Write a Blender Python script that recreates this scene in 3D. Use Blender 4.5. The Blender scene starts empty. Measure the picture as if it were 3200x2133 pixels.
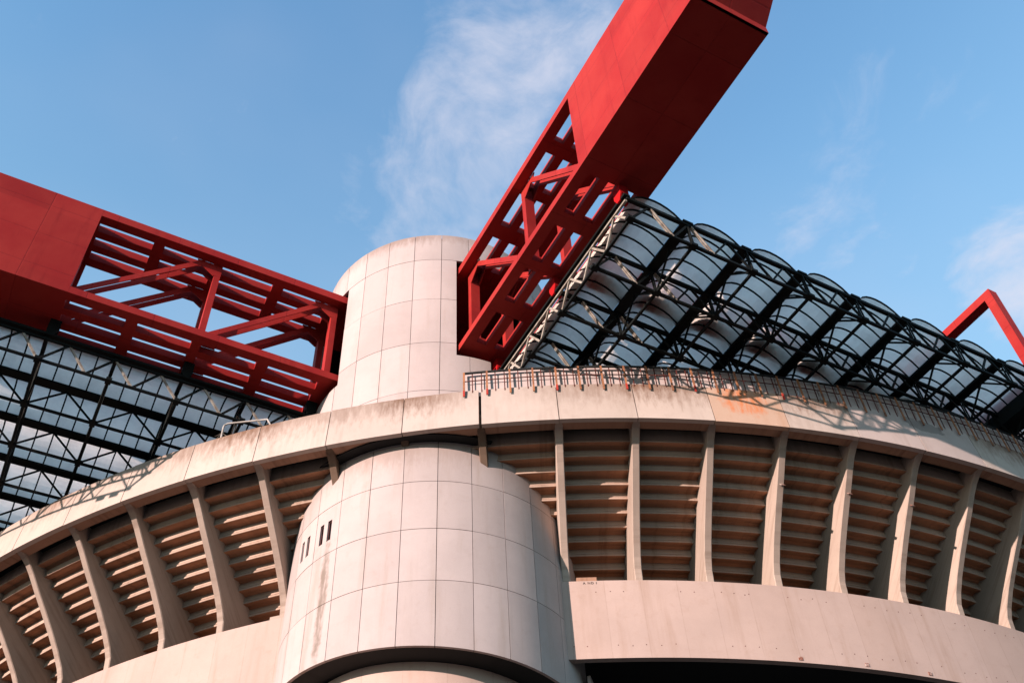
import bpy, math, random
from mathutils import Matrix, Vector
R = math.radians
random.seed(7)
scn = bpy.context.scene
COL = scn.collection

# ------------------------------------------------------------------ camera
cam_d = bpy.data.cameras.new('camera')
cam = bpy.data.objects.new('camera', cam_d); COL.objects.link(cam); scn.camera = cam
cam_d.sensor_width = 36.0; cam_d.lens = 35.711; cam_d.clip_end = 8000
_r = Vector((0.88242, -0.46870, -0.04066)); _d = Vector((0.32372, 0.66763, -0.67043)); _f = Vector((0.34138, 0.57844, 0.74086))
CAM = Vector((-16.351, -36.065, 1.6))
cam.matrix_world = Matrix(((_r.x, -_d.x, -_f.x, CAM.x), (_r.y, -_d.y, -_f.y, CAM.y), (_r.z, -_d.z, -_f.z, CAM.z), (0, 0, 0, 1)))

# ------------------------------------------------------------------ light
SUN_AZ, SUN_EL = -164.0, 13.6            # azimuth counter-clockwise from +x, degrees
sv = Vector((math.cos(R(SUN_AZ)) * math.cos(R(SUN_EL)), math.sin(R(SUN_AZ)) * math.cos(R(SUN_EL)), math.sin(R(SUN_EL))))
sun_d = bpy.data.lights.new('sun', 'SUN'); sun_d.energy = 4.1; sun_d.angle = R(0.55); sun_d.color = (1.0, 0.80, 0.74)
sun = bpy.data.objects.new('sun', sun_d); COL.objects.link(sun); sun.location = (-80, -30, 80)
sun.rotation_euler = sv.to_track_quat('Z', 'Y').to_euler()
scn.view_settings.view_transform = 'Standard'; scn.view_settings.look = 'None'
scn.view_settings.exposure = 1.0; scn.view_settings.gamma = 1.0; scn.view_settings.use_curve_mapping = False
scn.cycles.max_bounces = 8; scn.cycles.diffuse_bounces = 1; scn.cycles.glossy_bounces = 2; scn.cycles.transmission_bounces = 5; scn.cycles.transparent_max_bounces = 8
scn.cycles.caustics_refractive = True

class NT:
    """thin helper around a node tree"""
    def __init__(s, tree): s.t = tree; s.n = tree.nodes; s.l = tree.links
    def node(s, typ, **kw):
        n = s.n.new(typ)
        for k, v in kw.items():
            if k.startswith('i_'): s.put(n.inputs[k[2:].replace('_', ' ')], v)
            else: setattr(n, k, v)
        return n
    def put(s, sock, v):
        if isinstance(v, bpy.types.NodeSocket): s.l.new(v, sock)
        else:
            if sock.type == 'RGBA' and len(v) == 3: v = (*v, 1)
            sock.default_value = v
    def math(s, op, a, b=None, c=None, clamp=False):
        n = s.n.new('ShaderNodeMath'); n.operation = op; n.use_clamp = clamp
        for i, v in enumerate((a, b, c)):
            if v is not None: s.put(n.inputs[i], v)
        return n.outputs[0]
    def vmath(s, op, a, b=None):
        n = s.n.new('ShaderNodeVectorMath'); n.operation = op
        s.put(n.inputs[0], a)
        if b is not None: s.put(n.inputs[1], b)
        return n
    def mix(s, fac, a, b, blend='MIX'):
        n = s.n.new('ShaderNodeMix'); n.data_type = 'RGBA'; n.blend_type = blend
        s.put(n.inputs[0], fac); s.put(n.inputs[6], a); s.put(n.inputs[7], b)
        return n.outputs[2]
    def ramp(s, x, lo, hi, a=0.0, b=1.0, smooth=True):
        n = s.n.new('ShaderNodeMapRange'); n.interpolation_type = 'SMOOTHSTEP' if smooth else 'LINEAR'
        for i, v in enumerate((x, lo, hi, a, b)): s.put(n.inputs[i], v)
        return n.outputs[0]
    def noise(s, vec, scale, detail=4.0, rough=0.55, dist=0.0):
        n = s.n.new('ShaderNodeTexNoise'); s.put(n.inputs['Vector'], vec)
        n.inputs['Scale'].default_value = scale; n.inputs['Detail'].default_value = detail
        n.inputs['Roughness'].default_value = rough; n.inputs['Distortion'].default_value = dist
        return n.outputs[0]
    def comb(s, x, y, z):
        n = s.n.new('ShaderNodeCombineXYZ')
        for i, v in enumerate((x, y, z)): s.put(n.inputs[i], v)
        return n.outputs[0]
    def sep(s, v):
        n = s.n.new('ShaderNodeSeparateXYZ'); s.put(n.inputs[0], v); return n.outputs

# ------------------------------------------------------------------ sky
world = bpy.data.worlds.new('World'); scn.world = world; world.use_nodes = True
w = NT(world.node_tree); w.n.clear()
sky = w.node('ShaderNodeTexSky', sky_type='NISHITA', sun_disc=False)
sky.sun_elevation = R(SUN_EL); sky.sun_rotation = R(90 - SUN_AZ)
sky.altitude = 120; sky.air_density = 1.25; sky.dust_density = 0.25; sky.ozone_density = 2.2
dirv = w.node('ShaderNodeTexCoord').outputs['Generated']
dz = w.sep(dirv)
den = w.math('MAXIMUM', dz[2], 0.06)
flat = w.comb(w.math('DIVIDE', dz[0], den), w.math('DIVIDE', dz[1], den), 0.0)
warp = w.noise(flat, 2.2, 3.0, 0.5)
flat2 = w.vmath('ADD', flat, w.vmath('MULTIPLY', w.comb(warp, warp, 0.0), (0.35, 0.2, 0)).outputs[0]).outputs[0]
flat3 = w.vmath('MULTIPLY', flat2, (1.0, 0.6, 0.0)).outputs[0]
fine = w.math('ADD', w.math('MULTIPLY', w.noise(flat3, 7.0, 10.0, 0.6, 0.25), 0.7), w.math('MULTIPLY', w.noise(flat2, 22.0, 8.0, 0.62, 0.3), 0.3))
broad = w.noise(flat, 1.3, 4.0, 0.5, 0.2)
blob = None
for (x, y, z, rad, amp) in ((.2592, .3325, .9068, 7.5, .62), (.2536, .3742, .892, 7.5, .7), (.2512, .4169, .8736, 7.5, .72), (.2428, .4623, .8529, 7.5, .74), (.233, .4988, .8348, 7, .7), (.21, .535, .8185, 7, .6), (.2874, .3346, .8975, 7, .5),
                            (.5556, .247, .7939, 5, .2), (.5528, .3042, .7758, 5, .3), (.5742, .2197, .7887, 5, .2), (.542, .34, .7685, 4, .28), (.678, .2636, .686, 5, .85), (.6658, .2785, .6921, 3.5, .4),
                            (-.45, .35, .82, 12, .6), (.3, -.6, .74, 14, .7), (.8, -.3, .5, 12, .6), (-.7, -.4, .55, 12, .6), (-.55, .75, .35, 13, .6), (.75, .6, .3, 12, .6)):
    d = w.vmath('DOT_PRODUCT', dirv, (x, y, z)).outputs['Value']
    m = w.ramp(d, math.cos(R(rad)), 1.0, 0.0, amp)
    blob = m if blob is None else w.math('MAXIMUM', blob, m)
cl = w.math('MULTIPLY', w.ramp(w.math('ADD', w.math('MULTIPLY', fine, 1.5), w.math('MULTIPLY', blob, 0.55)), 0.84, 1.5), 0.82)
veil = w.math('MULTIPLY', w.ramp(broad, 0.40, 0.78), 0.16)
mask = w.math('MAXIMUM', cl, veil)
skycol = w.mix(mask, w.mix(1.0, w.mix(w.ramp(dz[2], 0.96, 0.45, 0.0, 0.75), sky.outputs[0], (1.45, 1.75, 2.0)), (0.95, 1.25, 1.36), 'MULTIPLY'), (2.6, 2.6, 3.0))
bg = w.node('ShaderNodeBackground'); w.put(bg.inputs[0], skycol); bg.inputs[1].default_value = 0.15
out = w.node('ShaderNodeOutputWorld'); w.l.new(bg.outputs[0], out.inputs[0])

# ------------------------------------------------------------------ materials
def new_mat(name):
    m = bpy.data.materials.new(name); m.use_nodes = True
    t = NT(m.node_tree); t.n.clear()
    o = t.node('ShaderNodeOutputMaterial'); p = t.node('ShaderNodeBsdfPrincipled')
    t.l.new(p.outputs[0], o.inputs[0])
    return m, t, p, o
RD0 = 4.085
CX, CY = 24.45, 32.46                    # centre of the curved stand in plan

def concrete(name, base, stain, centre=(0, 0), boards=0.0, joints=None, streak=0.5, grime_z=None, blotch=None, bump=0.25, patch=None, rand=0.06, streak_scale=1.6):
    m, t, p, o = new_mat(name)
    geo = t.node('ShaderNodeNewGeometry'); P = geo.outputs['Position']; x, y, z = t.sep(P)
    ang = t.math('ARCTAN2', t.math('SUBTRACT', y, centre[1]), t.math('SUBTRACT', x, centre[0]))
    rr = 6.5 if centre == (0, 0) else 46.0
    u = t.math('MULTIPLY', ang, rr)
    uz = t.comb(u, t.math('MULTIPLY', z, 0.09), 0.0)
    info = t.node('ShaderNodeObjectInfo').outputs['Random']
    big = t.noise(P, 0.35, 5.0, 0.6)
    mid = t.noise(P, 2.3, 6.0, 0.62, 0.4)
    fine_ = t.noise(P, 22.0, 4.0, 0.6)
    st = t.noise(uz, streak_scale, 7.0, 0.62)
    c = t.mix(t.ramp(big, 0.35, 0.7), base, tuple(b * 0.9 for b in base))
    c = t.mix(t.math('MULTIPLY', t.ramp(st, 0.5, 0.74), streak), c, stain)
    c = t.mix(t.math('MULTIPLY', t.ramp(mid, 0.52, 0.8), 0.35 * min(1, streak + .3)), c, stain)
    if joints:
        pitch, off, amt = joints
        q = t.math('DIVIDE', t.math('SUBTRACT', ang, R(off)), R(pitch))
        f = t.math('ABSOLUTE', t.math('SUBTRACT', t.math('FRACT', q), 0.5))
        ln = t.ramp(f, 0.5 - .03 / (R(pitch) * rr), 0.5 - .008 / (R(pitch) * rr))
        tone = t.noise(t.comb(t.math('FLOOR', q), 3.3, 0), 5.17, 0.0)
        c = t.mix(t.ramp(tone, .3, .75, 0.0, .2), c, stain)
        c = t.mix(t.math('MULTIPLY', ln, t.math('MULTIPLY', amt, t.ramp(mid, .35, .6, .35, 1.0))), c, tuple(v * .75 for v in stain))
    if boards:
        rad = t.math('SQRT', t.math('ADD', t.math('POWER', t.math('SUBTRACT', x, centre[0]), 2.0), t.math('POWER', t.math('SUBTRACT', y, centre[1]), 2.0)))
        ac = t.math('SUBTRACT', t.math('MULTIPLY', rad, .64), t.math('MULTIPLY', z, .77)); al = t.math('ADD', t.math('MULTIPLY', rad, .77), t.math('MULTIPLY', z, .64))
        bd = t.noise(t.comb(t.math('MULTIPLY', ac, 5.5), t.math('MULTIPLY', al, .25), t.math('MULTIPLY', info, 9.0)), 1.0, 5.0, .7)
        c = t.mix(t.ramp(bd, .46, .68, 0.0, boards), c, stain)
    if grime_z:
        zt, depth, amt = grime_z
        g = t.ramp(t.math('ADD', z, t.math('MULTIPLY', t.math('SUBTRACT', t.noise(t.comb(u, t.math('MULTIPLY', z, .25), 0), 5.0, 5.0, .65), .5), depth * 1.6)), zt - depth, zt, 0.0, amt)
        gm = t.math('MULTIPLY', g, t.ramp(t.noise(t.comb(u, 0, 0), 0.16, 2.0, .5), 0.36, 0.62, 0.15, 1.0))
        c = t.mix(gm, c, (0.16, 0.085, 0.05))
    if blotch:
        ca, cz, wa, wz, bc, amt = blotch
        da = t.math('DIVIDE', t.math('SUBTRACT', u, ca * rr), wa); dzz = t.math('DIVIDE', t.math('SUBTRACT', z, cz), wz)
        q = t.math('SQRT', t.math('ADD', t.math('MULTIPLY', da, da), t.math('MULTIPLY', dzz, dzz)))
        q = t.math('ADD', q, t.math('MULTIPLY', t.math('SUBTRACT', t.noise(P, 3.0, 6.0, .6), .5), 1.1))
        c = t.mix(t.math('MULTIPLY', t.ramp(q, 1.05, 0.5, 0.0, amt), t.ramp(t.noise(t.comb(t.math('MULTIPLY', u, 5.0), t.math('MULTIPLY', z, .9), 0), 1.0, 5.0, .65), .3, .62, .1, 1.0)), c, bc)
    if patch:
        for (ca, cz, wa, wz, bc) in patch:
            da = t.math('DIVIDE', t.math('SUBTRACT', u, ca * rr), wa); dzz = t.math('DIVIDE', t.math('SUBTRACT', z, cz), wz)
            q = t.math('SQRT', t.math('ADD', t.math('MULTIPLY', da, da), t.math('MULTIPLY', dzz, dzz)))
            q = t.math('ADD', q, t.math('MULTIPLY', t.math('SUBTRACT', t.noise(P, 2.2, 5.0, .6), .5), 1.3))
            c = t.mix(t.ramp(q, 1.0, 0.93, 0.0, 0.85), c, bc)
    hsv = t.node('ShaderNodeHueSaturation'); t.put(hsv.inputs['Color'], c)
    t.put(hsv.inputs['Value'], t.math('ADD', t.math('MULTIPLY', t.math('SUBTRACT', info, 0.5), rand * 2), t.math('ADD', 0.94, t.math('MULTIPLY', fine_, 0.12))))
    t.put(p.inputs['Base Color'], hsv.outputs[0]); p.inputs['Roughness'].default_value = 0.88
    p.inputs['Specular IOR Level'].default_value = 0.25
    b = t.node('ShaderNodeBump'); b.inputs['Strength'].default_value = bump; b.inputs['Distance'].default_value = 0.02
    t.put(b.inputs['Height'], t.math('ADD', t.math('MULTIPLY', fine_, 0.4), mid)); t.l.new(b.outputs[0], p.inputs['Normal'])
    return m

BASE = (0.46, 0.375, 0.345); STAIN = (0.27, 0.19, 0.145)
M_TOWER = concrete('tower_concrete', BASE, (0.33, 0.25, 0.2), (0, 0), streak=0.3, grime_z=(46.9, 1.0, 0.55), rand=0.07)
M_TOWER_LOW = concrete('tower_concrete_low', BASE, (0.33, 0.25, 0.2), (0, 0), streak=0.38, grime_z=(31.3, 1.3, 0.35), rand=0.07,
                       patch=None)
M_TOWER_STAIN = concrete('tower_concrete_stained', BASE, (0.3, 0.22, 0.17), (0, 0), streak=0.5,
                         blotch=(R(-157.2), 24.8, 0.3, 3.6, (0.15, 0.11, 0.075), 0.75), rand=0.03)
M_FASCIA = concrete('fascia_concrete', (0.49, 0.395, 0.335), STAIN, (CX, CY), streak=0.34, grime_z=(34.1, 1.9, 0.95), rand=0.06)
M_FASCIA_ORANGE = concrete('fascia_concrete_orange', (0.5, 0.34, 0.25), (0.42, 0.22, 0.12), (CX, CY), streak=0.4,
                           blotch=(R(-108.6), 33.1, 1.25, 1.15, (0.56, 0.20, 0.085), 0.95), rand=0.0)
M_FASCIA_PATCH = concrete('fascia_concrete_patched', (0.47, 0.375, 0.335), STAIN, (CX, CY), streak=0.3,
                          patch=((R(-97.4), 33.4, 1.0, 0.38, (0.23, 0.19, 0.17)), (R(-98.2), 33.6, .4, 0.35, (0.25, 0.2, 0.18))), rand=0.0)
M_RIB = concrete('rib_concrete', (0.43, 0.33, 0.265), STAIN, (CX, CY), boards=0.6, streak=0.3)
M_BRACKET = concrete('stained_rib_concrete', (0.17, 0.11, 0.075), (0.05, 0.04, 0.03), (CX, CY), boards=0.5, streak=0.6)
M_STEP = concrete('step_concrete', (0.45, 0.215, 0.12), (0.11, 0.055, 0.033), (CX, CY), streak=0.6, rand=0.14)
M_RISER = concrete('riser_concrete', (0.45, 0.32, 0.245), (0.22, 0.13, 0.085), (CX, CY), streak=0.55, rand=0.1)
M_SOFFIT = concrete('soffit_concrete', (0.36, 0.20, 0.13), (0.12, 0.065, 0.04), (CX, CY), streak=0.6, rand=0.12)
M_PARAPET = concrete('parapet_concrete', (0.50, 0.365, 0.31), (0.36, 0.235, 0.175), (CX, CY), streak=0.6, streak_scale=1.1, joints=(RD0 / 2, -122.82, 0.28))
M_CORE = concrete('shaded_inner_concrete', (0.026, 0.025, 0.024), (0.016, 0.015, 0.014), (0, 0), streak=0.4)  # near-black: shade of recesses and undersides put into the concrete colour
M_WALL = concrete('lower_concrete', (0.3, 0.26, 0.23), STAIN, (CX, CY), streak=0.5)

def paint(name, col, dark, rough=0.6, scale=0.5, spec=0.04):
    m, t, p, o = new_mat(name)
    P = t.node('ShaderNodeNewGeometry').outputs['Position']
    n1 = t.noise(P, scale, 4.0, 0.55, 0.3); n2 = t.noise(P, 6.0, 5.0, 0.6)
    c = t.mix(t.ramp(n1, 0.38, 0.68), col, dark)
    c = t.mix(t.ramp(n2, 0.62, 0.8, 0.0, 0.25), c, dark)
    t.put(p.inputs['Base Color'], c); p.inputs['Specular IOR Level'].default_value = spec
    t.put(p.inputs['Roughness'], t.math('ADD', rough - .05, t.math('MULTIPLY', n2, 0.12)))
    b = t.node('ShaderNodeBump'); b.inputs['Strength'].default_value = 0.06; b.inputs['Distance'].default_value = 0.05
    t.put(b.inputs['Height'], n1); t.l.new(b.outputs[0], p.inputs['Normal'])
    return m
def red_paint():
    m, t, p, o = new_mat('red_paint')
    P = t.node('ShaderNodeNewGeometry').outputs['Position']; x, y, z = t.sep(P)
    n1 = t.noise(P, 0.45, 4.0, 0.55, 0.3); n2 = t.noise(P, 7.0, 5.0, 0.62)
    run = t.noise(t.comb(t.math('MULTIPLY', x, 1.0), t.math('MULTIPLY', y, 1.0), t.math('MULTIPLY', z, 0.12)), 2.6, 5.0, 0.6)
    pl = t.noise(t.comb(t.math('FLOOR', t.math('DIVIDE', x, 3.05)), t.math('FLOOR', t.math('DIVIDE', y, 3.05)), t.math('FLOOR', t.math('DIVIDE', z, 2.14))), 13.7, 0.0)
    c = t.mix(t.ramp(n1, 0.36, 0.68), (0.335, 0.025, 0.019), (0.30, 0.016, 0.014))
    c = t.mix(t.ramp(run, 0.52, 0.76, 0.0, 0.38), c, (0.19, 0.007, 0.008))
    c = t.mix(t.ramp(n2, 0.62, 0.82, 0.0, 0.3), c, (0.21, 0.012, 0.012))
    seam = None
    for (v, q) in ((x, 3.05), (y, 3.05), (t.math('SUBTRACT', z, 37.79 - 1.07), 2.14)):
        f = t.math('ABSOLUTE', t.math('SUBTRACT', t.math('FRACT', t.math('DIVIDE', v, q)), 0.5))
        k = t.ramp(f, 0.5 - 0.035 / q, 0.5 - 0.012 / q); seam = k if seam is None else t.math('MAXIMUM', seam, k)
    c = t.mix(t.math('MULTIPLY', seam, t.ramp(n2, .3, .6, .1, .45)), c, (0.15, 0.008, 0.009))
    h = t.node('ShaderNodeHueSaturation'); t.put(h.inputs['Color'], c); t.put(h.inputs['Value'], t.ramp(pl, 0.2, 0.8, 0.92, 1.07))
    t.put(p.inputs['Base Color'], h.outputs[0]); p.inputs['Specular IOR Level'].default_value = 0.12
    t.put(p.inputs['Roughness'], t.math('ADD', 0.58, t.math('MULTIPLY', n2, 0.15)))
    b = t.node('ShaderNodeBump'); b.inputs['Strength'].default_value = 0.25; b.inputs['Distance'].default_value = 0.03
    t.put(b.inputs['Height'], t.math('SUBTRACT', t.math('MULTIPLY', n1, 1.5), t.math('MULTIPLY', seam, .6))); t.l.new(b.outputs[0], p.inputs['Normal'])
    return m
M_RED = red_paint()
M_REDB = paint('red_bracket', (0.42, 0.012, 0.014), (0.3, 0.01, 0.012))
M_DARK = paint('dark_steel', (0.012, 0.014, 0.0135), (0.008, 0.009, 0.009), 0.6)
M_PALE = paint('pale_steel', (0.34, 0.30, 0.25), (0.18, 0.14, 0.11), 0.5, 3.0)  # sunlight put into the colour of roof steel; the pipe spikes share it
M_WHITE = paint('white_pipe', (0.46, 0.42, 0.38), (0.3, 0.26, 0.22), 0.5, 3.0)
M_POST = paint('primer_post', (0.36, 0.155, 0.075), (0.18, 0.08, 0.05), 0.6, 2.5)
M_POSTRED = paint('red_lead_post', (0.4, 0.05, 0.035), (0.3, 0.035, 0.03), 0.6, 2.5)
M_BAR = paint('brown_bar', (0.12, 0.035, 0.028), (0.06, 0.025, 0.02), 0.6, 2.5)
M_RAIL = paint('black_rail', (0.03, 0.03, 0.028), (0.02, 0.02, 0.02), 0.6)
M_BOARD = concrete('infill_board', (0.5, 0.40, 0.365), (0.4, 0.34, 0.3), (CX, CY), streak=0.3)
M_INK = paint('black_marker', (0.03, 0.025, 0.025), (0.05, 0.04, 0.04), 0.8)
M_RUST = paint('rusty_plate', (0.22, 0.07, 0.04), (0.5, 0.4, 0.35), 0.7, 9.0)
def glass_mat():
    m, t, p, o = new_mat('window_glass')
    p.inputs['Base Color'].default_value = (0.015, 0.016, 0.018, 1); p.inputs['Roughness'].default_value = 0.15
    return m
M_GLASS = glass_mat()
def sheet_mat():
    m, t, p, o = new_mat('polycarbonate')
    P = t.node('ShaderNodeNewGeometry').outputs['Position']
    n = t.noise(P, 1.1, 5.0, .6, .4); n2 = t.noise(P, 7.0, 4.0, .6)
    dirt = t.ramp(t.math('ADD', t.math('MULTIPLY', n, .7), t.math('MULTIPLY', n2, .3)), 0.4, 0.7)
    c = t.mix(dirt, (0.96, 0.91, 0.85), (0.85, 0.80, 0.75))
    tr = t.node('ShaderNodeBsdfTranslucent'); t.put(tr.inputs[0], c)
    rf = t.node('ShaderNodeBsdfRefraction'); t.put(rf.inputs[0], t.mix(dirt, (.84, .77, .70), (.74, .68, .62)))
    rf.inputs['Roughness'].default_value = 0.4; rf.inputs['IOR'].default_value = 1.22
    gl = t.node('ShaderNodeBsdfGlossy'); gl.inputs['Roughness'].default_value = 0.3; t.put(gl.inputs[0], (.7, .7, .72))
    a = t.node('ShaderNodeMixShader'); a.inputs[0].default_value = 0.62; t.l.new(rf.outputs[0], a.inputs[1]); t.l.new(tr.outputs[0], a.inputs[2])
    b = t.node('ShaderNodeMixShader'); b.inputs[0].default_value = 0.06; t.l.new(a.outputs[0], b.inputs[1]); t.l.new(gl.outputs[0], b.inputs[2])
    t.l.new(b.outputs[0], o.inputs[0])
    return m
M_SHEET = sheet_mat()
def ground_mat():
    m, t, p, o = new_mat('asphalt')
    P = t.node('ShaderNodeNewGeometry').outputs['Position']
    c = t.mix(t.noise(P, 0.3, 5, .6), (0.020, 0.020, 0.020), (0.028, 0.027, 0.026))
    c = t.mix(t.ramp(t.noise(P, 40, 3, .6), .4, .7), c, (0.034, 0.033, 0.032))
    t.put(p.inputs['Base Color'], c); p.inputs['Roughness'].default_value = 0.9
    return m
M_GROUND = ground_mat()

# ------------------------------------------------------------------ builders
def thing(name, label, cat, loc=(0, 0, 0), group=None):
    o = bpy.data.objects.new(name, None); COL.objects.link(o); o.location = loc; o.empty_display_size = 0.5
    o['label'] = label; o['category'] = cat
    o['kind'] = 'thing'
    if group: o['group'] = group
    return o
def adopt(o, parent):
    if parent is not None:
        o.parent = parent
        wl = Vector(parent.location)
        if parent.parent is not None: wl = Vector((0, 0, 0))
        o.matrix_parent_inverse = Matrix.Translation(-wl)
def link(name, me, parent=None, mw=None):
    o = bpy.data.objects.new(name, me); COL.objects.link(o)
    adopt(o, parent)
    if mw is not None: o.matrix_basis = mw
    return o
def mesh(name, verts, faces, mat, smooth=None):
    me = bpy.data.meshes.new(name); me.from_pydata([tuple(v) for v in verts], [], faces); me.materials.append(mat)
    if smooth:
        for i in smooth: me.polygons[i].use_smooth = True
    me.update(); return me
def cells(name, us, vs, filled, mapf, t0, t1, mat, smooth=True):
    """slab cut into cells: mapf(u, v, t) places a point, filled(um, vm) says which cells are solid"""
    nu, nv = len(us) - 1, len(vs) - 1
    F = [[filled((us[i] + us[i + 1]) / 2, (vs[j] + vs[j + 1]) / 2) for j in range(nv)] for i in range(nu)]
    V, Fc, sm = [], [], []
    idx = {}
    def vid(i, j, s):
        k = (i, j, s)
        if k not in idx: idx[k] = len(V); V.append(mapf(us[i], vs[j], t1 if s else t0))
        return idx[k]
    def wall(a, b):
        n = len(V)
        for (i, j) in (a, b): V.append(mapf(us[i], vs[j], t0)); V.append(mapf(us[i], vs[j], t1))
        Fc.append((n, n + 2, n + 3, n + 1))
    any_ = False
    for i in range(nu):
        for j in range(nv):
            if not F[i][j]: continue
            any_ = True
            sm.append(len(Fc)); Fc.append((vid(i, j, 1), vid(i + 1, j, 1), vid(i + 1, j + 1, 1), vid(i, j + 1, 1)))
            sm.append(len(Fc)); Fc.append((vid(i, j, 0), vid(i, j + 1, 0), vid(i + 1, j + 1, 0), vid(i + 1, j, 0)))
            if i == 0 or not F[i - 1][j]: wall((i, j + 1), (i, j))
            if i == nu - 1 or not F[i + 1][j]: wall((i + 1, j), (i + 1, j + 1))
            if j == 0 or not F[i][j - 1]: wall((i, j), (i + 1, j))
            if j == nv - 1 or not F[i][j + 1]: wall((i + 1, j + 1), (i, j + 1))
    return mesh(name, V, Fc, mat, sm if smooth else None) if any_ else None
def prism(name, poly, t0, t1, place, mat):
    """extrude a polygon (list of 2-D points); place(a, b, t) -> xyz"""
    n = len(poly); V = [place(a, b, t0) for a, b in poly] + [place(a, b, t1) for a, b in poly]
    Fc = [tuple(range(n)), tuple(range(2 * n - 1, n - 1, -1))] + [(i, (i + 1) % n, n + (i + 1) % n, n + i) for i in range(n)]
    return mesh(name, V, Fc, mat)
_unit = {}
def unit_box(mat):
    if mat.name not in _unit:
        c = 0.06
        V = [(x, y, z) for x in (-.5, .5) for y in (-.5, .5) for z in (-.5, .5)]
        _unit[mat.name] = mesh('bar_' + mat.name, V, [(0, 1, 3, 2), (4, 6, 7, 5), (0, 4, 5, 1), (2, 3, 7, 6), (0, 2, 6, 4), (1, 5, 7, 3)], mat)
    return _unit[mat.name]
def bar(name, p0, p1, wd, ht, mat, parent, up=(0, 0, 1), ext=0.0):
    p0, p1 = Vector(p0), Vector(p1); d = (p1 - p0); L = d.length; d.normalize()
    u = Vector(up)
    if abs(d.dot(u)) > 0.98: u = Vector((1, 0, 0)) if abs(d.x) < .9 else Vector((0, 1, 0))
    s = d.cross(u).normalized(); u = s.cross(d)
    c = (p0 + p1) / 2; L += ext
    mw = Matrix(((s.x * wd, d.x * L, u.x * ht, c.x), (s.y * wd, d.y * L, u.y * ht, c.y), (s.z * wd, d.z * L, u.z * ht, c.z), (0, 0, 0, 1)))
    return link(name, unit_box(mat), parent, mw)
def box(name, lo, hi, mat, parent):
    c = [(a + b) / 2 for a, b in zip(lo, hi)]; s = [b - a for a, b in zip(lo, hi)]
    return link(name, unit_box(mat), parent, Matrix.Translation(c) @ Matrix.Diagonal((*s, 1)))
def lin(a, b, n): return [a + (b - a) * i / n for i in range(n + 1)]
def cyl_map(cx, cy, zf=None):
    if zf is None: return lambda a, z, r: (cx + r * math.cos(R(a)), cy + r * math.sin(R(a)), z)
    return lambda a, v, r: (cx + r * math.cos(R(a)), cy + r * math.sin(R(a)), zf(a, v))

# ------------------------------------------------------------------ ground
n = 64
gv = [(0, 0, 0)] + [(3000 * math.cos(2 * math.pi * i / n), 3000 * math.sin(2 * math.pi * i / n), 0) for i in range(n)]
g = link('ground', mesh('ground', gv, [(0, 1 + i, 1 + (i + 1) % n) for i in range(n)], M_GROUND)); g['kind'] = 'structure'

# ------------------------------------------------------------------ tower
RT = 6.5
TZ = [24.545, 27.009, 29.472, 31.6, 34.885, 38.165, 41.445, 44.71, 46.9]
HA = math.degrees(math.asin(1.87 / RT))
SLOTS = [(c - HA, c + HA, 37.35, 44.70) for c in (-90, -180, 0, -270, 180)] + [(-91.4, -73.3, 34.90, 37.35)]
WINS = [(a - 1.05, a + 1.05, 27.68, 28.72) for a in (-174.7, -170.4, -161.6, -157.3)]
def z_bottom(a): return 21.48 + (-74.4 - a) * 0.0057
def in_hole(a, z, holes): return any(h[0] < a < h[1] and h[2] < z < h[3] for h in holes)
tower = thing('corner_tower', 'tall round tower of pale pink concrete panels with two pairs of slit windows', 'tower', (0, 0, 0))
DA = 360 / 28
A0 = -126.6 - 11 * DA
def panel_breaks(lo, hi, holes_lo_hi, step):
    br = set(lin(lo, hi, max(1, round((hi - lo) / step))))
    for h in holes_lo_hi:
        for v in h:
            if lo < v < hi: br.add(v)
    br = sorted(br); o_ = [br[0]]
    for b in br[1:]:
        if b - o_[-1] > 1e-6: o_.append(b)
    return o_
cg = cyl_map(0, 0)
def shift(a):            # fold holes to the angular range of this panel
    return a
for k in range(28):
    a0, a1 = A0 + k * DA + 0.11, A0 + (k + 1) * DA - 0.11
    for row in range(9):
        z0 = (TZ[row - 1] if row else None); z1 = TZ[row] - 0.012
        holes = [h for h in SLOTS + WINS if h[0] < a1 and h[1] > a0]
        us = panel_breaks(a0, a1, [(h[0], h[1]) for h in holes], 2.2)
        if row == 0:
            vs = [0.0, 1.0]; mp = cyl_map(0, 0, lambda a, v, z1=z1: z_bottom(a) * (1 - v) + z1 * v)
            me = cells('panel', us, vs, lambda u, v: True, mp, RT - 0.13, RT, M_TOWER_LOW)
        else:
            z0 += 0.012
            vs = panel_breaks(z0, z1, [(h[2], h[3]) for h in holes], 9)
            mat = M_TOWER if row > 3 else M_TOWER_LOW
            if row < 3 and -166 < a0 < -152.5: mat = M_TOWER_STAIN
            me = cells('panel', us, vs, lambda u, v: not in_hole(u, v, holes), cg, RT - 0.13, RT + random.uniform(-.006, .006), mat)
        if me and row == 0 and -166 < a0 < -152.5: me.materials[0] = M_TOWER_STAIN
        if me: link('panel', me, tower)
us = panel_breaks(-270, 90, [(h[0], h[1]) for h in SLOTS], 3)
vs = panel_breaks(22.15, 46.75, [(h[2], h[3]) for h in SLOTS], 40)
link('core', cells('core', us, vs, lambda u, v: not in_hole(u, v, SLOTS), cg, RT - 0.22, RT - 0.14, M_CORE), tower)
def disc(name, z, r0, r1, mat, parent, zf=None, n=96):
    V, Fc = [], []
    for i in range(n + 1):
        a = -270 + 360 * i / n; zz = zf(a) if zf else z
        for r in (r0, r1): V.append((r * math.cos(R(a)), r * math.sin(R(a)), zz))
    Fc = [(2 * i, 2 * i + 1, 2 * i + 3, 2 * i + 2) for i in range(n)]
    return link(name, mesh(name, V, Fc, mat), parent)
disc('roof_cap', 46.70, 0.01, RT - 0.15, M_CORE, tower)
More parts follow.
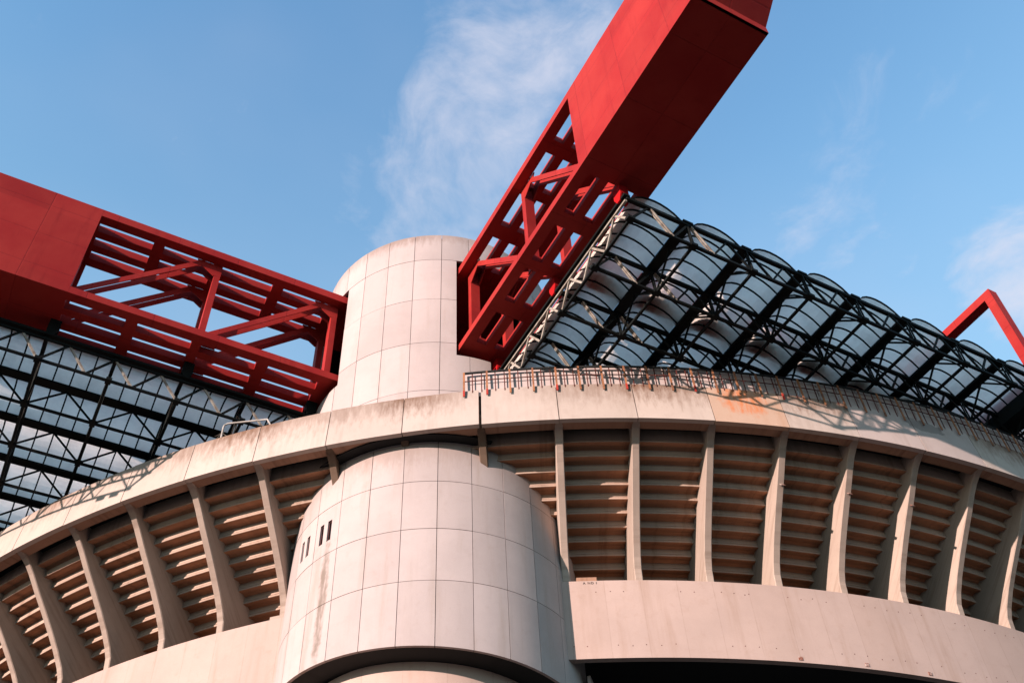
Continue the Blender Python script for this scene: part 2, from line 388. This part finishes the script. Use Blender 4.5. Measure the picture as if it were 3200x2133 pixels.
disc('ramp_soffit', 0, 5.0, RT - 0.005, M_CORE, tower, zf=lambda a: z_bottom(a) + 0.05)
link('shaft', cells('shaft', lin(-270, 90, 90), [0, 10, 16, 21.95], lambda u, v: True, cg, 5.1, 5.3, M_PARAPET), tower)
for (a0, a1, z0, z1) in WINS:
    pane = link('window', cells('window', [a0 + .02, a1 - .02], [z0 + .01, z1 - .01], lambda u, v: True, cg, RT - 0.128, RT - 0.115, M_GLASS), tower)
    fr = []
    us_ = [a0 + .01, a0 + .3, a1 - .3, a1 - .01]; vs_ = [z0 + .008, z0 + .05, z1 - .05, z1 - .008]
    f_ = link('frame', cells('frame', us_, vs_, lambda u, v: not (us_[1] < u < us_[2] and vs_[1] < v < vs_[2]), cg, RT - 0.112, RT - 0.07, M_BAR)); f_.parent = pane
    f_.matrix_parent_inverse = Matrix.Identity(4)
# wall of the next ramp turn on the far right flank
for j, (z0, z1) in enumerate(((17.6, 20.6), (20.63, 22.7))):
    for i in range(4):
        link('ramp_panel', cells('ramp_panel', lin(-47 + i * 13, -34.3 + i * 13, 4), [z0, z1], lambda u, v: True, cg, 6.72, 6.85, M_TOWER_LOW), tower)

# ------------------------------------------------------------------ curved grandstand
stand = thing('grandstand', 'curved upper stand with concrete fascia, ribs and stepped underside', 'grandstand', (CX, CY, 0))
sm_ = cyl_map(CX, CY)
RA, RD = -122.82, 4.085                  # rib angle of the wide expansion joint, rib pitch
K0, K1 = -9, 10
def frot(k): return Matrix.Translation((CX, CY, 0)) @ Matrix.Rotation(R(RA + k * RD), 4, 'Z')
# fascia panels (leaning in slightly at the top)
def fas_map(a, z, t):
    r = t - 0.18 * (z - 31.6) / 2.25
    return (CX + r * math.cos(R(a)), CY + r * math.sin(R(a)), z)
for k in range(K0, K1):
    a0, a1 = RA + k * RD, RA + (k + 1) * RD
    g0, g1 = 0.022, 0.022
    if k == 0: g0 = 0.085
    if k == -1: g1 = 0.06
    mat = M_FASCIA_ORANGE if k == 3 else M_FASCIA_PATCH if k in (5, 6) else M_FASCIA
    link('fascia_panel', cells('fascia_panel', lin(a0 + g0, a1 - g1, 6), [31.6 + 0.012 * ((k * 7) % 3 - 1), 33.85 + 0.01 * ((k * 5) % 3 - 1)], lambda u, v: True, fas_map, 47.68, 47.93, mat), stand)
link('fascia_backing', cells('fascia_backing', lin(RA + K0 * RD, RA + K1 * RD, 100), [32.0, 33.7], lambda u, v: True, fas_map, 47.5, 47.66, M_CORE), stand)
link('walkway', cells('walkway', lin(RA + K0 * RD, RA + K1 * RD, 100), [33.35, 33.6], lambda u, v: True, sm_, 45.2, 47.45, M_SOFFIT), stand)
# ribs: one mesh, turned into place
prof = [(47.66, 31.78), (47.35, 31.66), (46.95, 31.38), (46.6, 31.02), (46.05, 30.36), (45.35, 29.58), (44.72, 28.85), (44.12, 28.1), (43.68, 27.45), (43.47, 27.0), (43.40, 26.38),
        (38.3, 26.38), (45.2, 31.75), (46.0, 32.4), (47.66, 32.4)]
nfr = 11
def rib_mesh(mat):
    """plate with slim chamfers along the curved front edge"""
    h = 0.175; c = 0.035; V, Fc = [], []
    N = len(prof)
    for s in (-1, 1):
        for i, (r, z) in enumerate(prof):
            V.append((r - (c if i < nfr else 0), s * h, z + (c * .6 if i < nfr else 0)))
    for s in (-1, 1):
        for i in range(nfr): V.append((prof[i][0], s * (h - c), prof[i][1]))
    Fc.append(tuple(range(N))); Fc.append(tuple(range(2 * N - 1, N - 1, -1)))
    a, b = 2 * N, 2 * N + nfr
    for i in range(nfr - 1):
        Fc.append((i, i + 1, a + i + 1, a + i)); Fc.append((a + i, a + i + 1, b + i + 1, b + i)); Fc.append((b + i, b + i + 1, N + i + 1, N + i))
    for i in range(nfr - 1, N - 1): Fc.append((i, i + 1, N + i + 1, N + i))
    Fc.append((N - 1, 0, N, 2 * N - 1))
    return mesh('rib', V, Fc, mat)
rm = rib_mesh(M_RIB); rs = rib_mesh(M_BRACKET)          # the three short ribs above the tower are dark with run-off
for k in range(K0, K1 + 1): link('rib', rs if k in (-2, -1, 0) else rm, stand, frot(k))
link('gap_shade_ring', cells('gap_shade_ring', lin(-162, -94, 40), [31.66, 31.71], lambda u, v: True, cyl_map(0, 0), 6.52, 7.0, M_CORE), stand)  # dark ring standing in for the shade in the gap round the tower
# stepped underside: each step of each bay is a piece
def bay_map(a, z, r): return (r * math.cos(R(a)), r * math.sin(R(a)), z)
HB = RD / 2 - 0.18
def step_mesh(k):
    r, z = 46.0 - 0.53 * k, 31.12 - 0.37 * k
    ztop = z + 0.40 if k > -1 else z + 0.85
    pr = [(r - 0.035, ztop), (r - 0.012, z + 0.125), (r - 0.06, z + 0.12), (r - 0.06, z + 0.092), (r + 0.012, z + 0.088), (r + 0.012, z + 0.02), (r, z), (r - 0.10, z - 0.004), (r - 0.40, z + 0.075), (r - 0.58, z + 0.02), (r - 0.62, z + 0.2), (r - 0.16, z + 0.2), (r - 0.16, ztop)]
    V, Fc = [], []; ns = 4; N = len(pr)
    for i in range(ns + 1):
        a = -HB + 2 * HB * i / ns
        V += [bay_map(a, zz, rr) for rr, zz in pr]
    for i in range(ns):
        for j in range(N):
            Fc.append((i * N + j, i * N + (j + 1) % N, (i + 1) * N + (j + 1) % N, (i + 1) * N + j))
    Fc.append(tuple(range(N))); Fc.append(tuple(reversed(range(ns * N, ns * N + N))))
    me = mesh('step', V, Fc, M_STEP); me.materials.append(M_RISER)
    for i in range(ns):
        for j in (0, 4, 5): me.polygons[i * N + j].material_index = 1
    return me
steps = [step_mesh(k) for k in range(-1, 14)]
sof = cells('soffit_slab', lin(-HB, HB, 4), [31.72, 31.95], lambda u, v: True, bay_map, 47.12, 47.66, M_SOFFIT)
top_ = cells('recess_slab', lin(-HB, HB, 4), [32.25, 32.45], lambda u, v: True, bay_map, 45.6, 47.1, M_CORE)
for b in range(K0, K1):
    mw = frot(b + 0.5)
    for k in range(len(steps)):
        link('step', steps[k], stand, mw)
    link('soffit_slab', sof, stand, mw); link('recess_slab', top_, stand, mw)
# parapet beam, hollow underneath
PA0, PA1 = RA + K0 * RD, RA + K1 * RD
link('parapet', cells('parapet', lin(PA0, PA1, 160), [22.78, 24.6, 26.4], lambda u, v: True, sm_, 43.2, 43.5, M_PARAPET), stand)
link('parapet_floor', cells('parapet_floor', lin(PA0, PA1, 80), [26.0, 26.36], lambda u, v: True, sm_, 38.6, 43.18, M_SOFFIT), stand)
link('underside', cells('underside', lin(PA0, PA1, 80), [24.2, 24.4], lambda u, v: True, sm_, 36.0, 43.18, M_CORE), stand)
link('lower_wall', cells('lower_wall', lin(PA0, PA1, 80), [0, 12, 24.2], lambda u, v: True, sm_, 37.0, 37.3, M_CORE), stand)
# bits fixed to the concrete
for i in range(44):
    for (z_, dz_) in ((25.85, .05), (23.35, .06)):
        if random.random() < 0.6:
            a = -119.5 + i * 0.78 + random.uniform(-.06, .06) - (22 if i > 40 else 0)
            bxm = Matrix.Translation((CX + 43.5 * math.cos(R(a)), CY + 43.5 * math.sin(R(a)), z_ + random.uniform(-dz_, dz_))) @ Matrix.Rotation(R(a), 4, 'Z') @ Matrix.Rotation(R(random.uniform(0, 45)), 4, 'X') @ Matrix.Diagonal((0.012, 0.04, 0.035, 1))
            link('tie_hole', unit_box(M_BAR), stand, bxm)
def tangent(a, r, z, yaw=0): return Matrix.Translation((CX + r * math.cos(R(a)), CY + r * math.sin(R(a)), z)) @ Matrix.Rotation(R(a), 4, 'Z')
for a in (-106.5, -102.6, -98.65):
    link('anchor_plate', unit_box(M_RUST), stand, tangent(a, 43.51, 22.95) @ Matrix.Diagonal((0.03, 0.17, 0.15, 1)))
for i, k in enumerate((4, 5, 6)):
    link('anchor_plate', unit_box(M_RUST), stand, frot(k) @ Matrix.Translation((45.87, 0.06, 30.06)) @ Matrix.Rotation(R(-42), 4, 'Y') @ Matrix.Diagonal((0.03, 0.2, 0.2, 1)))
link('step_block', unit_box(M_SOFFIT), stand, tangent(-117.6, 43.25, 26.53) @ Matrix.Diagonal((0.2, 0.85, 0.3, 1)))
link('ledge_block', unit_box(M_RIB), stand, tangent(-135.4, 43.3, 26.5) @ Matrix.Diagonal((0.3, 0.7, 0.16, 1)))
tc = bpy.data.curves.new('lettering', 'FONT'); tc.body = 'A ND I'; tc.size = 0.16; tc.extrude = 0.002; tc.space_character = 1.25
to = bpy.data.objects.new('lettering_src', tc); COL.objects.link(to)
dg = bpy.context.evaluated_depsgraph_get(); lm = bpy.data.meshes.new_from_object(to.evaluated_get(dg)); bpy.data.objects.remove(to)
lm.materials.clear(); lm.materials.append(M_INK)
link('lettering', lm, stand, tangent(-117.85, 43.508, 26.235) @ Matrix.Rotation(R(90), 4, 'Z') @ Matrix.Rotation(R(90), 4, 'X'))

# ------------------------------------------------------------------ railing on the fascia
rail = thing('railing', 'brown steel railing with pale boards along the top of the concrete fascia', 'railing', (CX + 47.8 * math.cos(R(-105)), CY + 47.8 * math.sin(R(-105)), 33.85))
FA, FD, NF = -123.64, 1.243, 31
board = cells('board', lin(0.03, FD - 0.03, 3), [33.6, 35.12], lambda u, v: True, bay_map, 47.58, 47.62, M_BOARD)
def cpt(a, r, z): return (CX + r * math.cos(R(a)), CY + r * math.sin(R(a)), z)
for i in range(NF):
    a = FA + i * FD
    red = i in (0, 1, 4, 7, 10, 14)
    bar('post', cpt(a, 47.87, 33.75 if red else 33.42), cpt(a, 47.83, 34.95), 0.085, 0.04, M_POST, rail, up=(math.cos(R(a)), math.sin(R(a)), 0))
    if red: bar('post_foot', cpt(a, 47.875, 33.40), cpt(a, 47.87, 33.76), 0.088, 0.045, M_POSTRED, rail, up=(math.cos(R(a)), math.sin(R(a)), 0))
    if i == NF - 1: break
    a1 = a + FD
    bar('top_rail', cpt(a, 47.80, 34.93), cpt(a1, 47.80, 34.93), 0.06, 0.10, M_RAIL, rail)
    bar('mid_rail', cpt(a, 47.79, 34.42), cpt(a1, 47.79, 34.42), 0.035, 0.035, M_BAR, rail)
    for fr in (0.36, 0.76):
        bar('baluster', cpt(a + FD * fr, 47.76, 33.7), cpt(a + FD * fr, 47.76, 34.92), 0.045, 0.025, M_BAR, rail, up=(math.cos(R(a)), math.sin(R(a)), 0))
    link('board', board, rail, Matrix.Translation((CX, CY, 0)) @ Matrix.Rotation(R(a), 4, 'Z'))

# ------------------------------------------------------------------ roof girders
GW, ZT, ZB = 1.7227, 44.21, 37.79
COLS = [(-1.21, -0.69), (-0.26, 0.26), (0.69, 1.21)]
def make_girder(label, axis, slots, plate_at, tip, chamfer, posts, diags, hangers, back, hmat):
    """girder cantilevered along the negative axis; axis 'y' (side faces +-x) or 'x' (side faces +-y)"""
    gd = thing('roof_girder', label, 'girder', (0, 0, ZB), 'red roof girders on the corner tower')
    P = (lambda s, t, z: (t, s, z)) if axis == 'y' else (lambda s, t, z: (s, t, z))     # s along, t across
    sl = slots
    def filled(s, t): return not (any(a < s < b for a, b in sl) and any(a < t < b for a, b in COLS))
    us = sorted({tip, plate_at, back} | {v for s in sl for v in s}); vs = sorted({-GW, GW} | {v for c in COLS for v in c})
    link('top_deck', cells('top_deck', us, vs, filled, lambda s, t, z: P(s, t, z), 43.72, ZT, M_RED, False), gd)
    link('bottom_deck', cells('bottom_deck', us, vs, filled, lambda s, t, z: P(s, t, z), ZB, 38.2, M_RED, False), gd)
    nose = [(plate_at, ZB + .004), (tip, ZB + .004), (tip, 38.28), (tip - chamfer, ZT - .004), (plate_at, ZT - .004)]
    for sg in (-1, 1):
        link('side_plate', prism('side_plate', nose, sg * (GW - 0.1), sg * (GW + 0.003), lambda a, b, t: P(a, t, b), M_RED), gd)
    # end: lip and sloping underside
    link('end_lip', prism('end_lip', [(tip, ZB), (tip, 38.28), (tip + .12, 38.28), (tip + .12, ZB)], -GW, GW, lambda a, b, t: P(a - .004, t, b), M_RED), gd)
    link('end_slope', prism('end_slope', [(tip, 38.28), (tip - chamfer, ZT), (tip - chamfer + .2, ZT), (tip + .2, 38.28)], -GW + .1, GW - .1, lambda a, b, t: P(a, t, b), M_RED), gd)
    link('end_top', prism('end_top', [(tip, ZT - .1), (tip - chamfer, ZT - .1), (tip - chamfer, ZT - .006), (tip, ZT - .006)], -GW + .1, GW - .1, lambda a, b, t: P(a, t, b), M_RED), gd)
    link('bulkhead', prism('bulkhead', [(plate_at - .3, 38.2), (plate_at - .3, 43.72), (plate_at - .2, 43.72), (plate_at - .2, 38.2)], -GW + .1, GW - .1, lambda a, b, t: P(a, t, b), M_RED), gd)
    for sg in (-1, 1):
        o0, o1 = sg * 1.2, sg * 0.70                      # depth of the lattice members
        for s in posts:
            link('post', prism('post', [(s - .15, 38.2), (s + .15, 38.2), (s + .15, 43.72), (s - .15, 43.72)], o0, o1, lambda a, b, t: P(a, t, b), M_RED), gd)
            for (oa, ob) in ((o0 * 1.003, o0 - sg * .05), (o1 + sg * .05, o1 * .995)):
                link('gusset', prism('gusset', [(s + .16, 43.72), (s + .16, 42.95), (s - .2, 42.85), (s - 1.0, 43.45), (s - 1.15, 43.72)], oa, ob, lambda a, b, t: P(a, t, b), M_RED), gd)
                link('gusset', prism('gusset', [(s + .16, 38.2), (s + .16, 38.9), (s - .15, 38.9), (s - .9, 38.5), (s - 1.0, 38.2)] if False else [(s - .16, 38.2), (s - .16, 38.75), (s + .3, 38.75), (s + 0.75, 38.5), (s + .85, 38.2)], oa, ob, lambda a, b, t: P(a, t, b), M_RED), gd)
        for (sa, sb) in diags:                            # bottom end, top end
            dx, dz_ = sb - sa, 43.72 - 38.2; L = math.hypot(dx, dz_); nx, nz = -dz_ / L * .14, dx / L * .14
            pl = [(sa + nx, 38.2 + nz), (sb + nx, 43.72 + nz), (sb - nx, 43.72 - nz), (sa - nx, 38.2 - nz)]
            for (oa, ob) in ((o0, o0 - sg * .06), (o1 + sg * .06, o1)):
                link('diagonal', prism('diagonal', pl, oa, ob, lambda a, b, t: P(a, t, b), M_RED), gd)
        # continuation past the tower is clad
        link('side_plate', prism('side_plate', [(6.6, ZB + .004), (back, ZB + .004), (back, ZT - .004), (6.6, ZT - .004)], sg * (GW - 0.1), sg * (GW + 0.003), lambda a, b, t: P(a, t, b), M_RED), gd)
    for s in hangers:
        hp = [(s - .25, ZB), (s + .25, ZB), (s + .25, 37.1), (s + .1, 36.75), (s - .1, 36.75), (s - .25, 37.1)]
        for (ta, tb) in ((.16, .24), (.52, .60)):
            link('hanger', prism('hanger', hp, ta, tb, lambda a, b, t: P(a, t, b), hmat), gd)
        link('hanger_web', prism('hanger_web', [(s - .25, ZB), (s - .18, ZB), (s - .18, 37.2), (s - .25, 37.2)], .24, .52, lambda a, b, t: P(a, t, b), hmat), gd)
    return gd
make_girder('bright red box girder with open lattice rising overhead from the tower to the top edge', 'y',
            [(-17.6, -15.45), (-14.69, -12.6), (-12.04, -9.95), (-9.12, -7.05)], -17.65, -26.08, 5.15, (-6.42, -12.3), ((-17.95, -12.9), (-12.45, -7.2)), (-17.5, -11.93, -6.3), 46, M_REDB)
make_girder('dark red box girder with open lattice running from the tower to the left edge', 'x',
            [(-19.09, -16.4), (-15.85, -13.3), (-12.85, -10.13), (-9.57, -7.0)], -19.11, -31.0, 5.15, (-6.66, -13.0), ((-19.4, -13.75), (-13.1, -7.3)), (-25.3, -19.2, -13.0, -6.8), 46, M_DARK)

# ------------------------------------------------------------------ vaulted roofs
def make_roof(label, axis, nodes0, panel, npan, nbay, rows, lit_edge=True):
    """vaults side by side; s runs along the gutters (girder direction), t across the bays"""
    rf = thing('vaulted_roof', label, 'roof', (0, 0, 0), 'translucent vaulted roofs')
    P = (lambda s, t, z: (t, s, z)) if axis == 'y' else (lambda s, t, z: (s, t, z))
    T0, TD = 0.34, 3.11; ZG, ZC, ZL = 36.87, 36.72, 35.27
    s0 = nodes0; s1 = nodes0 + panel * npan; sp = panel / 4
    def B(name, a, b, wd, ht, mat, up=(0, 0, 1), ext=0.0): return bar(name, P(*a), P(*b), wd, ht, mat, rf, up, ext)
    NA = 8
    def arc(u): # u 0..1 between gutter edges
        half = (TD - .56) / 2; rise = 0.68; rad = (half * half + rise * rise) / (2 * rise)
        tt = -half + 2 * half * u; return tt + TD / 2, ZG + math.sqrt(rad * rad - tt * tt) - (rad - rise)
    # meshes local to a bay, moved along both axes
    V, Fc = [], []
    for i in range(NA + 1):
        t, z = arc(i / NA)
        for s in (0.02, sp - 0.02):
            for dzz in (0.0, 0.014): V.append(P(s, t, z + dzz))
    for i in range(NA):
        q, r_ = 4 * i, 4 * i + 4
        Fc += [(q, r_, r_ + 2, q + 2), (q + 1, q + 3, r_ + 3, r_ + 1), (q, q + 1, r_ + 1, r_), (q + 2, r_ + 2, r_ + 3, q + 3)]
    Fc += [(0, 2, 3, 1), (4 * NA, 4 * NA + 1, 4 * NA + 3, 4 * NA + 2)]
    if axis != 'y': Fc = [tuple(reversed(f)) for f in Fc]
    sheet = mesh('vault_sheet', V, [tuple(reversed(f)) for f in Fc], M_SHEET)
    V, Fc = [], []
    for i in range(NA + 1):
        t, z = arc(i / NA)
        for s in (-.035, .035):
            for dzz in (-.055, .005): V.append(P(s, t, z + dzz))
    for i in range(NA):
        q, r_ = 4 * i, 4 * i + 4
        Fc += [(q, r_, r_ + 2, q + 2), (q + 1, q + 3, r_ + 3, r_ + 1), (q, q + 1, r_ + 1, r_), (q + 2, r_ + 2, r_ + 3, q + 3)]
    arcm = mesh('arch', V, Fc, M_DARK)
    nrow = npan * 4
    for b in range(nbay):
        t0 = T0 + b * TD
        for r_ in range(min(nrow, rows)):
            o = Matrix.Translation(P(s0 + r_ * sp, t0, 0))
            link('vault_sheet', sheet, rf, o); link('arch', arcm, rf, o)
        # edge arch heavier rim
        gt = t0 + TD
    for b in range(nbay + 1):
        t = T0 + b * TD
        wd = 0.5 if b else 0.3
        B('gutter', (s0 - .12, t, ZG - .03), (s1, t, ZG - .03), wd, 0.13, M_DARK)
        lit = M_PALE if b == 0 and lit_edge else M_DARK  # sunlit edge members painted pale, shaded ones dark
        B('long_chord', (s0, t, ZL), (s1, t, ZL), 0.11, 0.11, M_DARK)
        if b == 0: B('long_chord', (s0, t - .02, ZG - .3), (s1, t - .02, ZG - .3), 0.11, 0.1, lit)
        step = panel * 2 / 3 if b == 0 else panel
        q = s0 + .0; k = 0
        while q < s1 - step + .01 and q < s0 + panel * 7:
            if b == 0:
                B('web', (q + step * .5, t, ZG - .25), (q + step, t, ZL), .07, .1, M_PALE); B('web', (q, t, ZL), (q + step * .5, t, ZG - .25), .07, .1, lit)
            else:
                B('web', (q, t, ZL), (q + step * .5, t, ZG - .2), .07, .08, M_DARK); B('web', (q + step * .5, t, ZG - .2), (q + step, t, ZL), .07, .08, M_DARK)
            q += step
    for m in range(npan + 1):
        s = s0 + m * panel
        if m > 8: break
        tE = T0 + nbay * TD
        B('top_chord', (s, T0, ZC), (s, tE, ZC), 0.17, 0.17, M_DARK); B('bottom_chord', (s, T0, ZL), (s, tE, ZL), 0.13, 0.13, M_DARK)
        for b in range(nbay):
            t = T0 + b * TD
            mt = M_PALE if (b < 2) else M_DARK  # sunlit look of the first bays painted with the pale steel
            if b == 0:
                seq = [((t, ZL), (t + 1.1, ZC), M_DARK), ((t + 1.15, ZC), (t + 2.1, ZL), M_PALE), ((t + 2.1, ZL), (t + TD, ZC), M_DARK)]
            else:
                seq = [((t - .05, ZC), (t, ZL), M_DARK), ((t + .1, ZC), (t + 1.05, ZL), mt), ((t + 1.05, ZL), (t + 2.05, ZC), M_DARK), ((t + 2.05, ZC), (t + TD, ZL), M_DARK)]
            for (p0, p1, mm) in seq:
                if p0[1] == p1[1]: continue
                for off in ((-.05, .05) if mm is M_PALE or p1[0] - p0[0] < .2 else (0.0,)):
                    B('web', (s + off, p0[0], p0[1]), (s + off, p1[0], p1[1]), .06 if off else .09, .06 if off else .09, mm)
            box('gusset', *[tuple(v) for v in ((lambda lo, hi: (tuple(min(a, b_) for a, b_ in zip(lo, hi)), tuple(max(a, b_) for a, b_ in zip(lo, hi))))(P(s - .13, t - .17, ZL - .08), P(s + .13, t + .17, ZL + .08)))], M_DARK, rf)
    return rf
roofR = make_roof('translucent vaulted roof on black trusses to the right of the overhead red girder', 'y', -17.8, 2.8, 8, 9, 32)
roofL = make_roof('translucent roof on a black truss grid below the left red girder', 'x', -25.5, 3.1, 6, 6, 24, lit_edge=False)

for yy in (1.1, 1.92):
    box('floodlight', (-25.62, yy - .24, 35.0), (-25.38, yy + .24, 35.28), M_DARK, roofL)

# ------------------------------------------------------------------ red portal frame standing on the roof edge
pf = thing('portal_frame', 'slim red portal frame rising above the roof edge at the right', 'frame', (25.3, -17.6, 37))
box('crossbeam', (25.0, -17.9, 43.5), (25.62, 0.2, 44.0), M_RED, pf)
box('upright', (25.002, -17.9, 36.9), (25.618, -17.4, 43.498), M_RED, pf)
box('base_beam', (24.7, -17.5, 36.05), (25.95, 0.1, 36.85), M_DARK, pf)
box('sill_beam', (25.003, -17.39, 37.0), (25.617, 0.1, 37.6), M_RED, pf)

# red box beam lying across the vaults, seen blurred through the sheets
rb = thing('roof_beam', 'red box beam lying across the vaults, blurred through their translucent sheets', 'beam', (20, -13, 37.65))
box('casing', (1.78, -13.5, 37.68), (40.0, -12.36, 38.85), M_RED, rb)
for i in range(13): box('bearing', (3.2 + 3.11 * i, -13.1, 36.92), (3.7 + 3.11 * i, -12.7, 37.678), M_DARK, rb)

# ------------------------------------------------------------------ small fittings on the left fascia
pipe = thing('conduit_pipe', 'bent white pipe standing on the fascia left of the tower', 'pipe', (-10.95, 0.12, 33.85))
def tube(name, pts, r, mat, parent, n=8):
    V, Fc = [], []
    for i, p in enumerate(pts):
        p = Vector(p); d = (Vector(pts[min(i + 1, len(pts) - 1)]) - Vector(pts[max(i - 1, 0)])).normalized()
        a = d.cross(Vector((0, 0, 1)) if abs(d.z) < .9 else Vector((1, 0, 0))).normalized(); b = a.cross(d)
        for k in range(n): V.append(p + a * r * math.cos(2 * math.pi * k / n) + b * r * math.sin(2 * math.pi * k / n))
    for i in range(len(pts) - 1):
        for k in range(n): Fc.append((i * n + k, i * n + (k + 1) % n, (i + 1) * n + (k + 1) % n, (i + 1) * n + k))
    Fc.append(tuple(range(n))); Fc.append(tuple(reversed(range((len(pts) - 1) * n, len(pts) * n))))
    return link(name, mesh(name, V, Fc, mat, range(len(Fc) - 2)), parent)
A1 = -137.58
pp = cpt(A1, 47.7, 33.6)
tube('upright', [cpt(A1, 47.7, 33.4), cpt(A1, 47.7, 34.55), cpt(A1 + .05, 47.7, 34.66)], 0.045, M_WHITE, pipe)
tube('crossbar', [cpt(A1 + .05, 47.7, 34.66), cpt(A1 + .25, 47.7, 34.70), cpt(A1 + 1.2, 47.6, 34.62), cpt(A1 + 2.6, 47.5, 34.5), cpt(A1 + 3.2, 47.4, 33.5)], 0.045, M_WHITE, pipe)
for i, (da, dz_) in enumerate(((-.45, -.12), (.4, .02), (-.35, -.35), (.42, -.3))):
    tube('spike', [cpt(A1 + .01, 47.72, 34.15), cpt(A1 + da * .9, 47.75, 34.15 + dz_)], 0.008, M_PALE, pipe, 5)
ant = thing('aerial', 'thin black wire aerial on the left end of the fascia', 'aerial', cpt(-147.4, 47.6, 33.8))
tube('mast', [cpt(-147.35, 47.6, 33.3), cpt(-147.7, 47.6, 33.75), cpt(-149.1, 47.6, 34.2)], 0.014, M_RAIL, ant, 6)
for i in range(5):
    a = -147.75 - .33 * i; z = 33.78 + .11 * i
    tube('element', [cpt(a - .12, 47.6, z + .22), cpt(a, 47.6, z), cpt(a + .14, 47.6, z - .14)], 0.009, M_RAIL, ant, 5)
tube('loop', [cpt(-148.7, 47.6, 33.95), cpt(-149.15, 47.6, 34.12), cpt(-149.1, 47.6, 34.4), cpt(-148.4, 47.6, 34.2), cpt(-148.3, 47.6, 33.95)], 0.009, M_RAIL, ant, 5)
